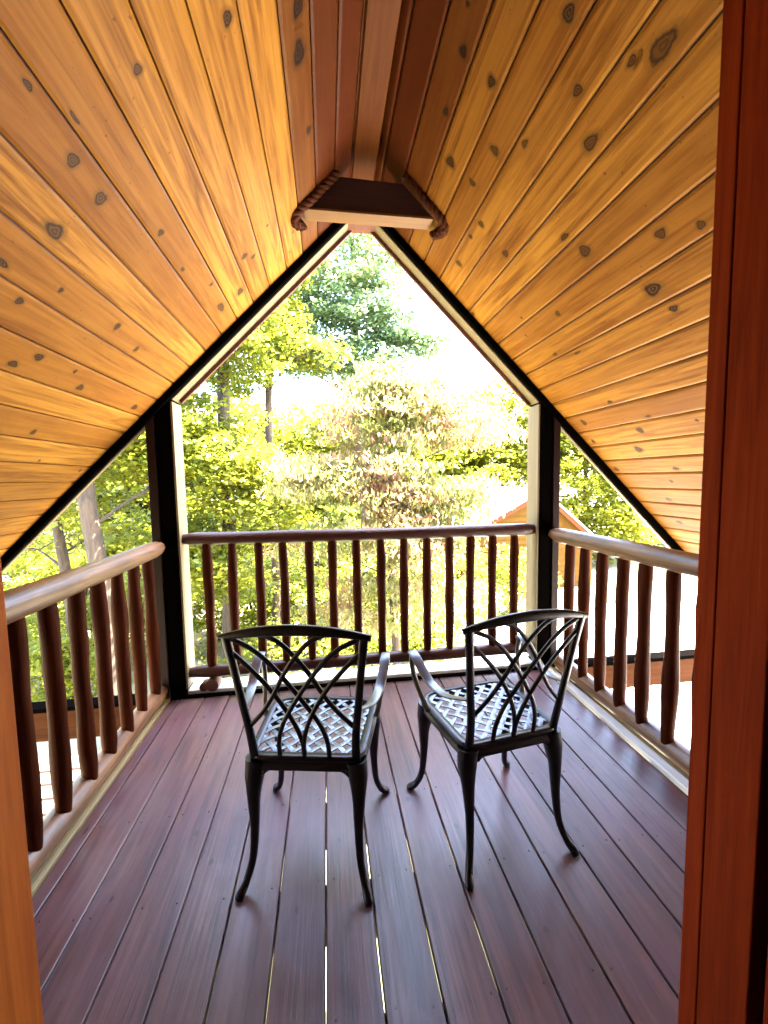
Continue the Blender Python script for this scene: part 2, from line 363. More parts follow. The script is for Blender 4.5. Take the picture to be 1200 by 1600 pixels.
KL = [(43, 132, .010, .010, .2), (116, 183, .012, .014, .4), (85, 360, .020, .022, .6), (114, 250, .012, .014, .6), (157, 310, .012, .014, .7), (232, 390, .011, .013, .3), (330, 444, .006, .007, 0), (2, 410, .018, .018, .0),
      (95, 453, .005, .006, 0), (30, 470, .012, .010, 0), (285, 421, .008, .009, .4), (125, 605, .016, .014, 0), (112, 660, .012, .012, 0), (210, 636, .018, .018, 0), (52, 675, .009, .009, 0), (125, 735, .008, .008, 0), (20, 568, .016, .014, 0),
      (355, 28, .010, .014, 0), (482, 203, .008, .012, 0), (467, 82, .012, .028, 0), (465, 10, .012, .02, 0), (382, 400, .01, .012, .5), (345, 480, .02, .03, .6), (375, 455, .014, .02, .6), (250, 482, .009, .01, .4), (183, 510, .009, .01, .1), (213, 545, .008, .009, .1)]
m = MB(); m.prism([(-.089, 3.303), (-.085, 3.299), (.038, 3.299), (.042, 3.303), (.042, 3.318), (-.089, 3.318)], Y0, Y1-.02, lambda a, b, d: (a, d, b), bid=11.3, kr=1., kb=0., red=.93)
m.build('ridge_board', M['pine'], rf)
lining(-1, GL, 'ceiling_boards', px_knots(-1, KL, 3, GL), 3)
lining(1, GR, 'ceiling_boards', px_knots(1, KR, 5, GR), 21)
m = MB()
for sg in (-1, 1):
    m.prism([(0 if sg < 0 else .0, .0215), (XE, .0215), (XE, .05), (0, .05)], Y0, 3.005, lambda a, dd, y: slope_pt(sg, a, dd, y))
m.build('roof_deck', M['pinedark'], rf)
m = MB()
for sg in (-1, 1):
    m.prism([(-.06, .052), (XE+.05, .052), (XE+.05, .15), (-.06, .15)], -2.6, 3.02, lambda a, dd, y: (sg*(a+dd/r2_), y, ZR-a+dd/r2_))
m.build('shingles', M['shingle'], rf)
# eave board
for sg in (-1, 1):
    m = MB(); m.box(sg*XE-.02, sg*XE+.02, Y0, 2.93, ZR-XE-.10, ZR-XE+.015); m.build('eave_board', M['beamx'], rf)

# trapezoid light box at the ridge, with rope along its sloping ends
bx = empty('ridge_box', (0, 2.5, 3.0), label='dark wooden trapezoid box fitted under the roof ridge', cat='box')
ZB = 3.015-3.0
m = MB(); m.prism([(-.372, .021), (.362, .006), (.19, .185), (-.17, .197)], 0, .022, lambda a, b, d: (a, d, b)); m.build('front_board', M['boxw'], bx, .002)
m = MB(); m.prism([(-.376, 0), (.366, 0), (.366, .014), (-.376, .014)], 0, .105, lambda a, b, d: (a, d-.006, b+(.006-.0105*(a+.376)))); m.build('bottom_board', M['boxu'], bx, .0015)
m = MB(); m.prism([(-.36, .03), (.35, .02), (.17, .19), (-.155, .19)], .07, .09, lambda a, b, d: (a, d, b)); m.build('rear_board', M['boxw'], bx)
def rope(path, name, label, loc):
    P = spline(path, 10); L = 0; m = MB()
    o = bpy.data.objects
    for s_ in range(3):
        pts = []; L = 0
        for i, p in enumerate(P):
            if i: L += (P[i]-P[i-1]).length
            t = (P[min(i+1, len(P)-1)]-P[max(i-1, 0)]).normalized(); a = (Vector((0, 1, 0))-t*t.y).normalized(); b = t.cross(a)
            th = L/.10*6.283+s_*2.094; pts.append(p+(a*math.cos(th)+b*math.sin(th))*.014)
        m.sweep(pts, .015, 8, (0, 1, 0))
    m.v = [(x-loc[0], y-loc[1], z-loc[2]) for x, y, z in m.v]
    return tag(m.build(name, M['rope'], loc=loc), label, 'rope', 'ropes at the ends of the ridge box')
rope([(-.19, 2.475, 3.195), (-.27, 2.475, 3.115), (-.35, 2.475, 3.035), (-.412, 2.485, 2.985), (-.43, 2.52, 2.962), (-.415, 2.58, 2.968), (-.385, 2.62, 2.985)], 'twisted_rope', 'brown twisted rope hugging the left end of the ridge box', (-.3, 2.475, 3.05))
rope([(.19, 2.455, 3.195), (.27, 2.455, 3.115), (.35, 2.455, 3.035), (.415, 2.465, 2.98), (.435, 2.50, 2.952), (.42, 2.56, 2.956), (.39, 2.60, 2.975)], 'twisted_rope', 'brown twisted rope hugging the right end of the ridge box', (.3, 2.455, 3.05))

# ------------------------------------------------------------------ rear gable frame
gf = empty('gable_frame', (0, D, 0), label='dark timber frame of the open gable end with pale lined opening', cat='frame')
for sg in (-1, 1):
    m = MB(); m.prism([(1.305, -.02), (1.405, -.02), (1.405, ZR-1.405-.06), (1.305, ZR-1.305-.06)], 0, .16, lambda a, b, d: (sg*a, d, b)); m.build('post', M['black'], gf, .003)
    m = MB(); m.prism([(1.408, -.02), (1.462, -.02), (1.462, ZR-1.462-.06), (1.408, ZR-1.408-.06)], -.012, .15, lambda a, b, d: (sg*a, d, b)); m.build('post_board', M['postz'], gf, .004)
    # rafter along the ceiling
    m = MB(); P4 = [(0, .0), (1.41, 0), (1.41, -.042), (0, -.042)]; f4 = lambda a, dd, y: slope_pt(sg, a, dd, y); m.prism(P4, -.03, .16, f4); m.prism([(1.41, 0), (XE, 0), (XE, -.042), (1.41, -.042)], -.0301, .034, f4); m.build('rafter', M['black'], gf, .002)
    # pale lining boards: sloping and upright
    c0, c1 = .0435, .052
    m = MB(); m.prism([(.09, -c0), (1.325, -c0), (1.325, -c1), (.09, -c1)], .004, .12, lambda a, dd, y: slope_pt(sg, a, dd, y)); m.build('sloping_lining', M['case'], gf, .001)
    m = MB(); m.prism([(1.42, -c0), (XE, -c0), (XE, -c1), (1.42, -c1)], .004, .035, lambda a, dd, y: slope_pt(sg, a, dd, y)); m.build('sloping_lining', M['case'], gf, .001)
    m = MB(); m.prism([(.075, -c1-.002), (1.315, -c1-.002), (1.315, -c1-.024), (.075, -c1-.024)], .10, .122, lambda a, dd, y: slope_pt(sg, a, dd, y)); m.build('stop_strip', M['brown'], gf)
    m = MB(); m.box(*(sorted((sg*1.290, sg*1.3035))), .004, .175, .05, 2.03); m.build('upright_lining', M['case'], gf, .001)
m = MB(); m.box(-.105, .105, .02, .13, 3.232, 3.262); m.build('peak_block', M['brown'], gf, .002)
m = MB(); m.box(-2.9, 2.9, .012, .09, -.24, -.034); m.build('band_board', M['beamx'], gf, .003)
m = MB(); m.box(-2.9, 2.9, .0, .11, -.032, -.004); m.build('black_drip_edge', M['black'], gf)
m = MB(); m.box(-1.303, 1.303, .03, .19, -.002, .022); m.build('sill', M['flash'], gf, .002)
m = MB(); m.box(-1.303, 1.303, -.03, -.002, -.03, .012); m.build('sill_front_strip', M['black'], gf)

# ------------------------------------------------------------------ deck
dk = empty('balcony_deck', (0, 0, 0), label='balcony floor of long stained deck boards with narrow gaps', cat='deck')
m = MB(); P_ = .1672
joists = [.62, 1.03, 1.44, 1.85, 2.26, 2.67]
q = random.Random(4)
for k in range(-9, 9):
    a, b = k*P_, (k+1)*P_; gp = .0038
    a = max(a, -1.40); b = min(b, 1.345) if k == 8 else b
    if b-a < .02: continue
    a += gp+q.uniform(-.0006, .0008); b -= gp; zt = q.uniform(-.0015, 0); c = .0025; sh_ = q.uniform(.0018, .0035); sh2 = q.uniform(.0018, .0035)
    m.prism([(a-sh_, zt-.034), (a-sh_, zt-.014), (a, zt-.012), (a, zt-c), (a+c, zt), (b-c, zt), (b, zt-c), (b, zt-.012), (b+sh2, zt-.014), (b+sh2, zt-.034)], .34, 2.938, lambda p, z, y: (p, y, z), bid=k*1.37+20, kr=1.)
    nk = q.choice((1, 2, 3))
    for j in range(nk):
        kx, ky, ra, rb = q.uniform(a+.03, b-.03), q.uniform(.7, 2.8), q.uniform(.006, .011), q.uniform(.010, .022)
        nn = 14; vs = [(kx, ky, zt+.0003)]; kr = [0.]
        for ring in (.4, 1.):
            for i in range(nn): th = 6.283*i/nn; vs.append((kx+ra*1.8*ring*math.cos(th), ky+rb*1.8*ring*math.sin(th), zt+.0003)); kr.append(ring if ring < 1 else 1.3)
        m.add(vs, [(0, 1+i, 1+(i+1) % nn) for i in range(nn)]+[(1+i, 1+nn+i, 1+nn+(i+1) % nn, 1+(i+1) % nn) for i in range(nn)], False, bid=k*1.37+20, kr=kr, kb=0.)
for k in range(-8, 9):
    for jy in joists:
        for dx in (.028, P_-.028):
            x = k*P_+dx+q.uniform(-.004, .004); y = jy+.022+q.uniform(-.01, .01)
            if x > 1.32 or q.random() < .2: continue
            m.sweep([(x, y, -.003), (x, y, .0009)], .0036, 8, (1, 0, 0), kr=0., kb=0.)
m.build('floorboards', M['deck'], dk)
for jy in joists:
    m = MB(); m.box(-1.52, 1.52, jy, jy+.045, -.24, -.0365); m.build('joist', M['slat'], dk)
m = MB(); m.box(1.358, 1.412, .56, 2.955, -.02, .012); m.build('edge_strip', M['flash'], dk, .002)
m = MB(); m.box(-1.425, -1.405, .56, 2.95, -.02, .006); m.build('edge_strip', M['deckrim'], dk, .002)
for sg in (-1, 1):
    m = MB(); m.box(*sorted((sg*1.43, sg*1.53)), .56, 2.96, -.026, -.001); m.build('rim_board', M['deckrim'], dk)
    m = MB(); m.box(*sorted((sg*1.521, sg*1.56)), .56, 2.97, -.25, -.03); m.build('rim_joist', M['beamx'], dk)

# ------------------------------------------------------------------ railings
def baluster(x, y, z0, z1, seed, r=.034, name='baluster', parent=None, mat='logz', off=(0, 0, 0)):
    q = random.Random(seed); m = MB(); nS = 16; pts = []; rad = []
    bx_, by_ = q.uniform(-.006, .006), q.uniform(-.004, .004)
    for i in range(nS+1):
        t = i/nS; w = math.sin(t*3.14); pts.append((x-off[0]+bx_*w, y-off[1]+by_*w, z0+(z1-z0)*t-off[2]))
        e = min(t, 1-t)*nS; rad.append(r*(1+.05*math.sin(t*9+seed))*(.82 if e < .5 else .94 if e < 1.5 else 1))
    m.sweep(pts, rad, 12, (1, 0, 0), jit=logjit(.13, seed), bid=seed*.7, kr=1.)
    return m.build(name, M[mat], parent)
def rail_log(a, b, r, seed, mat, name, parent, off, sag=0, taper=.05):
    a, b = Vector(a)-Vector(off), Vector(b)-Vector(off); m = MB(); n_ = 40
    pts = [a.lerp(b, i/n_)+Vector((0, 0, -sag*math.sin(3.14*i/n_))) for i in range(n_+1)]
    rad = [r*(1+taper*(i/n_-.5))*(.72 if i in (0, n_) else .93 if i in (1, n_-1) else 1) for i in range(n_+1)]
    m.sweep(pts, rad, 20, (0, 0, 1), jit=logjit(.075, seed), bid=seed*.9, kr=1.)
    return m.build(name, M[mat], parent)
oB = (0, 3.05, 0)
rb = empty('log_railing', oB, label='rear log railing spanning between the dark posts', cat='railing', group='log railings around the balcony')
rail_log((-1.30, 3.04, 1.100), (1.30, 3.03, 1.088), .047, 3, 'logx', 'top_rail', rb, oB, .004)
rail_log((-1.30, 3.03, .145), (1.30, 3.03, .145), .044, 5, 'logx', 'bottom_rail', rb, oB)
for i, x in enumerate([-1.139, -.966, -.786, -.616, -.430, -.263, -.089, .093, .268, .441, .617, .785, .961, 1.135]):
    baluster(x, 3.035, .16, 1.075, 20+i, .0325, parent=rb, off=oB)
m = MB(); m.sweep([(-1.135, -.06, .055), (-1.128, .02, .055)], [.045, .045], 14, (1, 0, 0), jit=logjit(.12, 4)); m.sweep([(-1.195, -.055, .045), (-1.19, .01, .045)], [.03, .03], 12, (1, 0, 0), jit=logjit(.12, 9)); m.build('spacer_block', M['brown'], rb)
oL = (-1.46, 1.8, 0)
rl = empty('log_railing', oL, label='left side log railing with thick pale weathered top log', cat='railing', group='log railings around the balcony')
rail_log((-1.44, .58, 1.070), (-1.42, 2.97, 1.058), .056, 7, 'logy', 'top_rail', rl, oL, taper=-.10)
rail_log((-1.475, .58, .06), (-1.465, 2.97, .06), .056, 8, 'logy', 'bottom_rail', rl, oL)
for i, y in enumerate([.75, .94, 1.13, 1.32, 1.50, 1.675, 1.86, 2.065, 2.25, 2.445, 2.64, 2.845]):
    baluster(-1.45, y, .085, 1.045, 50+i, .036, parent=rl, off=oL)
oR = (1.46, 1.8, 0)
rr = empty('log_railing', oR, label='right side log railing behind the angled chair', cat='railing', group='log railings around the balcony')
rail_log((1.44, .58, 1.078), (1.42, 2.97, 1.052), .055, 11, 'logy', 'top_rail', rr, oR)
rail_log((1.475, .58, .06), (1.465, 2.97, .06), .056, 12, 'logy', 'bottom_rail', rr, oR)
for i, y in enumerate([.73, .92, 1.11, 1.30, 1.49, 1.68, 1.87, 2.055, 2.235, 2.42, 2.605, 2.78]):
    baluster(1.445, y, .085, 1.045, 80+i, .036, parent=rr, off=oR)

# ------------------------------------------------------------------ chairs
def quad_seat(rear=-.195, front=.225, wr=.215, wf=.245, inset=0, nc=7):
    """rounded trapezoid outline, counter-clockwise"""
    cr, cf = .055, .085
    c = [(-wr, rear, cr), (wr, rear, cr), (wf, front, cf), (-wf, front, cf)]; out = []
    P = [Vector((x, y)) for x, y, _ in c]
    for i in range(4):
        p, a, b, r = P[i], P[i-1], P[(i+1) % 4], c[i][2]
        d1 = (a-p).normalized(); d2 = (b-p).normalized()
        for k in range(nc):
            t = k/(nc-1); s_ = p+d1*r*1.15; e = p+d2*r*1.15
            out.append(((1-t)**2)*s_+2*t*(1-t)*p+t*t*e)
    # front edge bows out, rear slightly
    res = []
    for v in out:
        k = max(0, (v.y-.1)/.125); res.append(Vector((v.x, v.y+k*.018*(1-(v.x/.25)**2))))
    if inset:
        n_ = len(res); r3 = []
        for i in range(n_):
            t = (res[(i+1) % n_]-res[i-1]).normalized(); r3.append(res[i]+Vector((-t.y, t.x))*inset)
        res = r3
    return res
def clip_line(poly, p, d):
    ts = []
    for i in range(len(poly)):
        a, b = poly[i], poly[(i+1) % len(poly)]; e = b-a; den = d.x*e.y-d.y*e.x
        if abs(den) < 1e-9: continue
        w = a-p; t = (w.x*e.y-w.y*e.x)/den; u = (w.x*d.y-w.y*d.x)/den
        if 0 <= u < 1: ts.append(t)
    return (min(ts), max(ts)) if len(ts) >= 2 else None
ZS = .492
def make_chair(label):
    root = empty('patio_chair', label=label, cat='chair', group='cast metal chairs facing the view')
    mt = M['metal']
    outer, inner = quad_seat(), quad_seat(inset=.030)
    n_ = len(outer); m = MB()
    # seat rim ring (flat top, apron below with a moulding)
    prof = [(0.030, ZS-.010), (.030, ZS), (.004, ZS+.001), (-.002, ZS-.004), (-.002, ZS-.014), (.004, ZS-.018), (.004, ZS-.036), (-.001, ZS-.040), (-.001, ZS-.052), (.010, ZS-.056), (.014, ZS-.020)]
    vs = []
    for ins, z in prof:
        for i in range(n_):
            t = (outer[(i+1) % n_]-outer[i-1]).normalized(); v = outer[i]+Vector((-t.y, t.x))*ins; vs.append((v.x, v.y, z))
    k = len(prof); m.add(vs, [((a)*n_+i, (a)*n_+(i+1) % n_, ((a+1) % k)*n_+(i+1) % n_, ((a+1) % k)*n_+i) for a in range(k) for i in range(n_)], True)
    m.build('seat_frame', mt, root)
    # woven lattice of the seat
    m = MB(); poly = quad_seat(inset=.026)
    for fam, ang in enumerate((R(47), R(133))):
        d = Vector((math.cos(ang), math.sin(ang))); nn = Vector((-d.y, d.x))
        for j in range(-9, 10):
            p = nn*(j*.047+.012)+Vector((0, .015)); tt = clip_line(poly, p, d)
            if not tt or tt[1]-tt[0] < .02: continue
            a, b = tt; L = b-a; nseg = max(2, int(L/.0118)); pts = []
            for i in range(nseg+1):
                s_ = a+L*i/nseg; v = p+d*s_
                # over-under weave
                w = math.cos(s_/.047*math.pi+j*math.pi+(0 if fam else math.pi))*.0022
                pts.append((v.x, v.y, ZS-.005+w))
            m.sweep(pts, (.0095, .0028), 6, (nn.x, nn.y, 0), sq=.5, smooth=False)
    m.build('seat_lattice', M['metalsheen'], root)
    # back: local frame u (-1..1), v (0..1)
    def bp(u, v):
        hwid = .182+(.236-.182)*v; z = ZS-.005+.487*v+(.030*(1-u*u) if v > .9 else .03*(1-u*u)*max(0, v-.5)/.4)*1
        y = -.185-.085*v-.022*(1-u*u)*v
        return Vector((u*hwid, y, z))
    for sg in (-1, 1):
        m = MB(); pts = spline([bp(sg*1.0, v)+(Vector((sg*.006, .012, -.03)) if v == 0 else Vector()) for v in (0, .2, .5, .8, 1.0)], 5)
        m.sweep(pts, lerpl([(.017, .012), (.014, .010), (.014, .010), (.017, .011)], len(pts)), 10, (1, 0, 0), sq=.6); m.build('back_stile', mt, root)
    m = MB(); pts = [bp(u/10, 1.0)+Vector((0, 0, .0)) for u in range(-11, 12)]; m.sweep(pts, lerpl([(.010, .010), (.017, .012), (.019, .012), (.017, .012), (.010, .010)], len(pts)), 10, (0, 0, 1), sq=.6); m.build('top_rail', mt, root)
    m = MB()
    A = [(-.56, 1.0), (-.28, .93), (-.05, .83), (.2, .69), (.42, .54), (.66, .40), (.96, .27)]
    B = [(-.92, .97), (-.66, .88), (-.40, .76), (-.10, .59), (.14, .44), (.33, .30), (.46, .15), (.50, 0)]
    Cc = [(-.97, .87), (-.78, .76), (-.50, .60), (-.26, .43), (-.10, .27), (-.01, .12), (0, -.01)]
    for cv in (A, B, Cc):
        for sg in (1, -1):
            pts = spline([bp(sg*u, v)+Vector((0, sg*.0015, 0)) for u, v in cv], 5); m.sweep(pts, (.0085, .0055), 8, (1, 0, .35*sg), sq=.55)
    m.build('back_lattice', mt, root)
    # arms
    for sg in (-1, 1):
        m = MB()
        pts = spline([(sg*.212, -.215, .690), (sg*.228, -.165, .672), (sg*.246, -.09, .650), (sg*.262, 0, .652), (sg*.274, .07, .683), (sg*.280, .13, .714), (sg*.281, .175, .722), (sg*.280, .192, .712)], 6)
        m.sweep(pts, lerpl([(.008, .007), (.011, .006), (.017, .006), (.020, .0065), (.021, .0065), (.022, .0065), (.020, .007), (.014, .007)], len(pts)), 10, (1, 0, 0), sq=.6)
        pts = spline([(sg*.280, .178, .712), (sg*.276, .190, .65), (sg*.266, .172, .58), (sg*.252, .125, .52), (sg*.240, .095, .478)], 6)
        m.sweep(pts, lerpl([(.014, .007), (.012, .007), (.011, .007), (.013, .008)], len(pts)), 10, (1, 0, 0), sq=.7)
        m.build('armrest', M['metalsheen'], root)
    # cabriole legs
    for sx, y0, x0, xf, yf, rear in ((-1, -.168, .188, .232, -.262, 1), (1, -.168, .188, .232, -.262, 1), (-1, .178, .212, .266, .262, 0), (1, .178, .212, .266, .262, 0)):
        s_ = -1 if rear else 1; m = MB()
        P = [(sx*x0, y0, ZS-.022), (sx*(x0+.006), y0+s_*.006, ZS-.085), (sx*(x0+.008), y0+s_*.018, .33), (sx*(x0+.006), y0+s_*.026, .22), (sx*(x0+.012), y0+s_*.040, .11), (sx*(x0+.03), y0+s_*.066, .040), (sx*xf, yf, .012), (sx*(xf+.004), yf+s_*.004, .002)]
        pts = spline(P, 5); m.sweep(pts, lerpl([(.039, .036), (.036, .034), (.024, .023), (.0165, .016), (.0135, .013), (.0135, .013), (.017, .017), (.013, .013)], len(pts)), 14, (1, 0, 0), sq=.8)
        m.build('leg', mt, root)
    for sx in (-1, 1):
        m = MB(); pts = spline([(sx*.178, -.185, ZS-.10), (sx*.158, -.186, ZS-.062), (sx*.118, -.187, ZS-.045)], 4); m.sweep(pts, lerpl([(.004, .008), (.012, .009), (.003, .008)], len(pts)), 8, (1, 0, 1)); m.build('corner_bracket', mt, root)
    return root
c1 = make_chair('dark lattice backed metal armchair on the left, set square to the camera'); c1.location = (-.362, 1.66, 0); c1.rotation_euler.z = R(-11)
c2 = empty('patio_chair', (.374, 1.653, 0), R(9), label='dark lattice backed metal armchair on the right, turned a little left', cat='chair', group='cast metal chairs facing the view')
for ch in list(c1.children):
    d = ch.copy(); C.objects.link(d); d.parent = c2

# ------------------------------------------------------------------ neighbour cabin beyond the trees
nb = empty('neighbor_cabin', (8.75, 17, gh(9, 17)), label='neighboring cabin with tan lap siding gable and red roof edge', cat='house')
bz = -gh(9, 17)
m = MB()
zap = .97+bz-.15
for k in range(30):     # lap siding courses
    z = k*.25
    dz = zap-z-.06
    if dz <= .05: break
    hl, hr = min(3.4, dz/.52), min(2.6, dz/.86)
    m.prism([(0, z+.03), (-.085, z), (-.012, z+.248), (0, z+.248)], -hl, hr, lambda a, b, d: (d, a, b))
m.build('siding', M['siding'], nb)
m = MB(); m.prism([(-3.4, 0), (2.6, 0), (2.6, zap-2.3), (0, zap-.05), (-3.4, zap-1.85)], .002, 7, lambda a, b, d: (a, d, b)); m.build('wall', M['siding'], nb)
for sg, sp in ((-1, .52), (1, .86)):
    L_ = 3.9 if sg < 0 else 3.1
    m = MB(); m.prism([(0, zap+.02), (sg*L_, zap+.02-L_*sp), (sg*L_, zap+.02-L_*sp-.22), (0, zap-.20)], -.45, -.40, lambda a, b, d: (a, d, b)); m.build('roof_trim', M['redtrim'], nb)
    m = MB(); m.prism([(0, zap+.12), (sg*(L_+.1), zap+.12-(L_+.1)*sp), (sg*(L_+.1), zap+.03-(L_+.1)*sp), (0, zap+.03)], -.5, 7.2, lambda a, b, d: (a, d, b)); m.build('roof', M['metalroof'], nb)
w = empty('porch', (0, 0, 0)); w.name = 'porch'; w.parent = nb
m = MB(); m.box(-.5, .5, -.06, -.04, .9, 2.1); m.build('window', M['glass'], nb)
bpy.data.objects.remove(w)

# ------------------------------------------------------------------ trees
def leaf_mesh(name, centers, rad, flat, per, size, aspect, mat, parent, droop=0., seed=0, lrfun=None, fold=.25):
    g_ = np.random.default_rng(seed); Cn = np.array(centers); n0 = len(Cn); tot = n0*per
    base = np.repeat(Cn, per, axis=0); rd = np.repeat(np.array(rad), per)
    v = g_.normal(size=(tot, 3)); v /= np.linalg.norm(v, axis=1)[:, None]; v *= (g_.random(tot)**.45)[:, None]*rd[:, None]; v[:, 2] *= flat
    P = base+v
    # leaf frame
    ang = g_.random(tot)*6.283; tilt = g_.normal(scale=.45, size=tot)-droop
    L = np.stack([np.cos(ang)*np.cos(tilt), np.sin(ang)*np.cos(tilt), np.sin(tilt)], 1)
    up_ = np.stack([g_.normal(scale=.45, size=tot), g_.normal(scale=.45, size=tot), np.ones(tot)], 1)
    Wd = np.cross(L, up_); Wd /= np.linalg.norm(Wd, axis=1)[:, None]; Nn = np.cross(Wd, L)
    s_ = size*(.6+.8*g_.random(tot))[:, None]
    a = P-L*s_*.5; b = P+Wd*s_*aspect*.5+Nn*s_*fold*.4-L*s_*.05; c = P+L*s_*.5; d = P-Wd*s_*aspect*.5+Nn*s_*fold*.4-L*s_*.05
    V = np.stack([a, b, c, d], 1).reshape(-1, 3)
    me = bpy.data.meshes.new(name); me.vertices.add(4*tot); me.vertices.foreach_set('co', V.astype(np.float32).ravel())
    F = (np.arange(tot)[:, None]*4+np.array([0, 1, 2, 0, 2, 3])).ravel()
    me.loops.add(6*tot); me.loops.foreach_set('vertex_index', F.astype(np.int32)); me.polygons.add(2*tot)
    me.polygons.foreach_set('loop_start', np.arange(0, 6*tot, 3, dtype=np.int32)); me.update(calc_edges=True)
    cl = np.repeat(g_.random(n0), per); lr = np.clip(.55*cl+.5*g_.random(tot)-.02, 0, 1)
    if lrfun is not None: lr = np.clip(lrfun(P, lr), 0, 1)
    at = me.attributes.new('lr', 'FLOAT', 'POINT'); at.data.foreach_set('value', np.repeat(lr, 4).astype(np.float32))
    me.materials.append(mat); o = bpy.data.objects.new(name, me); C.objects.link(o); o.parent = parent; return o
def tree(name, base, height, r0, crown, nclu, per, size, mat, label, cat='tree', group='trees beyond the balcony', lean=(0, 0), aspect=.7, flat=.35, crad=(.3, .55), droop=.2, seed=0, limbs=12, lrfun=None, holes=(), tk=True):
    """crown: list of (cx,cy,cz, rx,ry,rz, weight) in world; base in world"""
    q = random.Random(seed); root = empty(name, base, label=label, cat=cat, group=group); B = Vector(base)
    tot = sum(c[6] for c in crown); cen = []
    for cx, cy, cz, rx, ry, rz, w in crown:
        k = 0; want = int(nclu*w/tot); tries = 0
        while k < want and tries < want*20:
            tries += 1
            v = Vector((q.gauss(0, 1), q.gauss(0, 1), q.gauss(0, 1))).normalized()*(q.random()**.4)
            p = Vector((cx+v.x*rx, cy+v.y*ry, cz+v.z*rz))
            nz = math.sin(p.x*1.7+seed)*math.sin(p.z*2.1+seed*2)*math.sin(p.y*1.3)
            if nz > .35 and q.random() < .75: continue
            if any((p-Vector(h[:3])).length < h[3] for h in holes): continue
            cen.append(tuple(p-B)); k += 1
    top = Vector((lean[0], lean[1], height))
    m = MB(); tp = spline([(0, 0, -.3), top*.25+Vector((.05, .02, 0)), top*.5+Vector((-.06, 0, 0)), top*.75+Vector((.05, 0, 0)), top], 6)
    m.sweep(tp, lerpl([r0*1.25, r0, r0*.85, r0*.6, r0*.15], len(tp)), 12, (1, 0, 0), jit=logjit(.12, seed))
    m.build('trunk', M['bark'], root)
    m = MB()
    for i in range(min(limbs, len(cen))):
        c = Vector(cen[(i*len(cen))//limbs]); hz = max(height*.15, min(height*.92, c.z-.35*math.hypot(c.x, c.y)))
        st = tp[int(round(hz/height*(len(tp)-1)))]; mid = st.lerp(c, .5)+Vector((q.uniform(-.2, .2), q.uniform(-.2, .2), q.uniform(0, .3)))
        pts = spline([st, mid, c], 5); rr_ = r0*q.uniform(.18, .34); m.sweep(pts, lerpl([rr_, rr_*.55, rr_*.12], len(pts)), 6, (0, 0, 1))
        for _ in range(3):
            c2_ = min((Vector(cen[q.randrange(len(cen))]) for _ in range(14)), key=lambda z: (z-c).length)
            pts = spline([mid, mid.lerp(c2_, .5)+Vector((0, 0, .08)), c2_], 4); m.sweep(pts, lerpl([rr_*.4, rr_*.22, rr_*.06], len(pts)), 5, (0, 0, 1))
    m.build('limbs', M['bark'], root)
    rads = [q.uniform(*crad) for _ in cen]
    leaf_mesh('crown', cen, rads, flat, per, size, aspect, mat, root, droop, seed, lrfun)
    return root
G = gh
# tall maple left in the gable opening
tree('maple_tree', (-2.5, 9.0, G(-2.5, 9)), 12.5, .14, [(-2.2, 8.6, 4.3, 1.3, 1.2, 1.0, 1.0), (-2.6, 8.4, 2.3, 1.6, 1.3, 1.0, 1.3), (-1.5, 8.3, 1.3, 1.5, 1.2, .8, 1.1), (-2.2, 8.6, 0, 1.6, 1.2, .9, 1.0), (-3.6, 9.0, 1.0, 1.6, 1.2, 1.6, .8), (-2.0, 8.8, 5.6, .9, 1.0, .8, .6)],
     500, 60, .105, M['maple'], 'slender maple tree with yellow green leaves, left side of the gable opening', lean=(.45, .1), seed=1, limbs=16, holes=((-2.1, 8.2, 3.4, .45), (-2.2, 8.2, .6, .4)))
tree('oak_tree', (-3.95, 7.3, G(-4, 7.3)), 9, .155, [(-4.3, 7.6, 3.3, 1.6, 1.4, .9, 1), (-3.3, 8.2, 1.9, 1.0, 1.0, .6, .5), (-5.2, 8.2, 1.5, 1.2, 1, .8, .4)], 190, 46, .105, M['yellow'],
     'thick barked tree rising behind the left railing', lean=(-.35, .2), seed=2, limbs=9)
tree('thin_tree', (-5.5, 9.0, G(-5.5, 9)), 8, .10, [(-5.6, 9.4, 2.8, 1.6, 1.2, 1.0, 1), (-6.0, 9.8, .4, 1.6, 1.0, .8, .7)], 90, 32, .12, M['yellow'],
     'thin dark trunk tree at the far left edge of the view', lean=(-.1, 0), seed=3, limbs=8)
# tall blue green tree hanging into the top
tree('tall_oak_tree', (.9, 12.5, G(.9, 12.5)), 14, .16, [(.4, 11.6, 6.9, 2.3, 1.4, 1.2, 1.7), (-1.2, 11.2, 4.9, 1.1, .9, .5, .5), (1.3, 11.5, 5.6, 1.5, 1.2, .7, 1.0), (-1.2, 11.6, 5.9, 1.6, 1.2, 1.0, 1.1), (.2, 11.7, 8.6, 3.0, 1.5, 1.3, 1.5), (-1.1, 11.4, 4.6, 1.0, .8, .4, .4), (.5, 11.3, 4.5, 1.5, 1, .55, .9), (2.3, 11.3, 5.1, .9, .8, .5, .5)],
     640, 62, .115, M['bluegreen'], 'tall oak with cool green leaves in the top of the opening', seed=4, lean=(-.4, 0), limbs=16, crad=(.35, .6),
     lrfun=lambda P, lr: lr*.6+np.where(P[:, 2] > 9.5, .25, 0))
tree('beech_tree', (-1.7, 10.6, G(-1.7, 10.6)), 11.5, .10, [(-1.5, 10.0, 5.3, 1.1, .9, .8, 1), (-.6, 10.0, 4.4, .8, .8, .4, .35), (-2.3, 10.2, 4.0, .9, .8, .6, .6), (-1.3, 10.0, 6.6, 1.2, .8, .7, .8)], 190, 46, .105, M['maple'],
     'loose airy tree between the slender maple and the tall oak', seed=9, limbs=14, lean=(.2, 0), crad=(.25, .5))
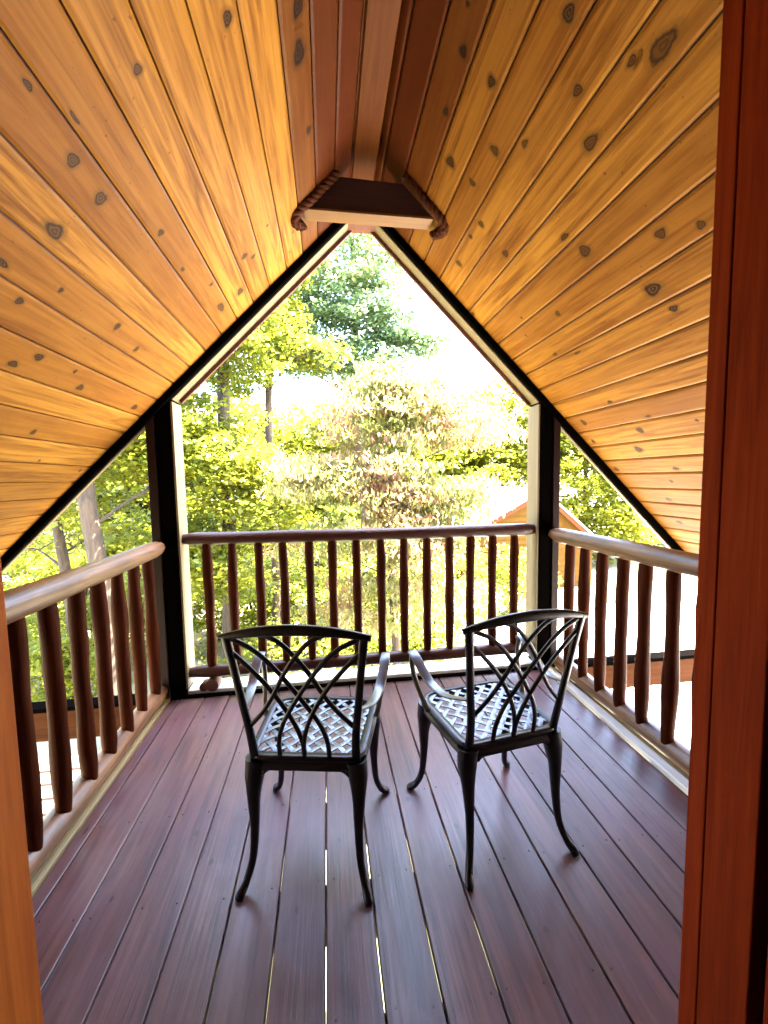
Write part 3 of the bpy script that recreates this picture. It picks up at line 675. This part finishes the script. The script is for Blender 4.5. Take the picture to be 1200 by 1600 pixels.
# dogwood, leaves turning pink
tree('dogwood_tree', (.75, 6.9, G(.8, 6.9)), 6.2, .075, [(.75, 6.6, 2.35, 1.2, .9, .55, .9), (.3, 6.4, 1.5, 1.4, 1.0, .5, 1.1), (.55, 6.7, 2.95, .8, .7, .35, .45), (1.75, 6.6, 2.25, 1.0, .8, .4, .7), (1.15, 6.7, 2.85, .8, .7, .3, .4), (1.4, 6.5, 1.15, 1.15, .9, .5, 1.0), (.5, 6.4, .55, 1.6, 1.0, .5, 1.1), (.7, 6.5, -.5, 1.6, 1.0, .5, .7)],
     600, 50, .10, M['dogwood'], 'small dogwood tree with drooping leaves turning pink at the center', aspect=.42, flat=.22, droop=.9, seed=5, limbs=22, crad=(.28, .5), lean=(.1, -.1),
     lrfun=lambda P, lr: lr*.95+.12+.15*np.sin(P[:, 0]*3+P[:, 2]*2))
# sunlit background trees
far = [(-16, 20, 10, 5), (-11, 22, 11, 5), (-7.5, 17, 8.3, 3.8), (-4.0, 21, 8.5, 3.8), (0.9, 20, 8.3, 3.6), (4.2, 23, 6.6, 3.6), (7.2, 24, 8.0, 3.8), (11.0, 26, 9.2, 4.2), (15.0, 23, 8.5, 4.6), (20, 25, 9.5, 5), (-22, 28, 12, 6), (26, 27, 11, 6), (-2, 27, 9.5, 4.5), (3.4, 28, 12.5, 4.5), (9, 33, 11.5, 6)]
fl = ['broad pale tree at the far left, third row behind the left railing', 'pale yellow tree behind the thick barked tree', 'leafy tree between the thick barked tree and the dark left post', 'pale tree just right of the dark left post',
      'rounded tree directly behind the dogwood', 'pale tree behind the right edge of the dogwood', 'sunlit yellow tree left of the neighboring cabin', 'sunlit yellow tree rising over the neighboring cabin', 'bright tree just right of the neighboring cabin roof',
      'bright tree behind the far right triangle opening', 'hazy pale tree at the extreme left distance', 'hazy pale tree at the extreme right distance', 'distant tree seen between the slender maple and the dogwood', 'taller distant tree behind the right side of the dogwood', 'most distant tree, behind the neighboring cabin roof']
for i, (x, y, h, rx) in enumerate(far):
    if i in (5, 6, 7, 8): h += 1.7
    z0 = G(x, y); zt = z0+h+1.0
    tree('background_tree', (x, y, z0), h, .16, [(x, y, zt-2.6, rx*.8, 2.4, 2.4, 1), (x, y-.4, zt-5.2, rx, 2.4, 2.6, 1.3), (x, y-.8, z0+2.2, rx, 2.0, 1.9, 1)], 620, 40, .24, M['yellow'], fl[i], seed=30+i, limbs=8, crad=(.5, .95), flat=.45)
# shrubs under the railing
sh = [(-6.5, 11.5, 1.8), (-4.2, 11.0, 2.0), (-2.4, 11.6, 1.7), (-.6, 11.0, 1.9), (1.3, 11.2, 1.8), (3.0, 11.8, 1.9), (5.7, 13.0, 1.6), (-1.6, 8.6, 1.0), (.3, 8.8, .9), (2.0, 9.0, 1.1), (-3.6, 13.5, 2.6), (.4, 14.0, 2.6), (2.6, 15.5, 2.4), (-8.5, 12.5, 2.3), (-5.4, 8.2, 1.1), (-7.6, 9.2, 1.6)]
sn = ['leftmost', 'second', 'third', 'fourth', 'fifth', 'sixth', 'seventh']
for i, (x, y, r) in enumerate(sh):
    z0 = G(x, y)
    lab = ['wide shrub below the left railing, in front of the thin trunk tree', 'shrub low between the thick trunk and the left post', 'shrub at the foot of the slender maple', 'shrub low behind the left chair', 'shrub low behind the gap between the chairs',
           'shrub low behind the right chair', 'shrub low beside the neighboring cabin', 'small near shrub below the left end of the rear railing', 'small near shrub below the middle of the rear railing', 'small near shrub below the right half of the rear railing',
           'tall thicket shrub behind the slender maple', 'tall thicket shrub behind the dogwood', 'tall thicket shrub left of the neighboring cabin', 'broad shrub at the far left below the railing', 'low shrub at the foot of the thick barked tree', 'shrub at the left edge, seen between the nearest left balusters'][i]
    tree('shrub', (x, y, z0), r*1.5, .04, [(x, y, z0+r*.75, r*.95, r*.7, r*.8, 1)], int(95*r), 38, .10, M['bush'], lab, cat='shrub', group='shrubs below the balcony', seed=60+i, limbs=8, crad=(.25, .45), flat=.5)
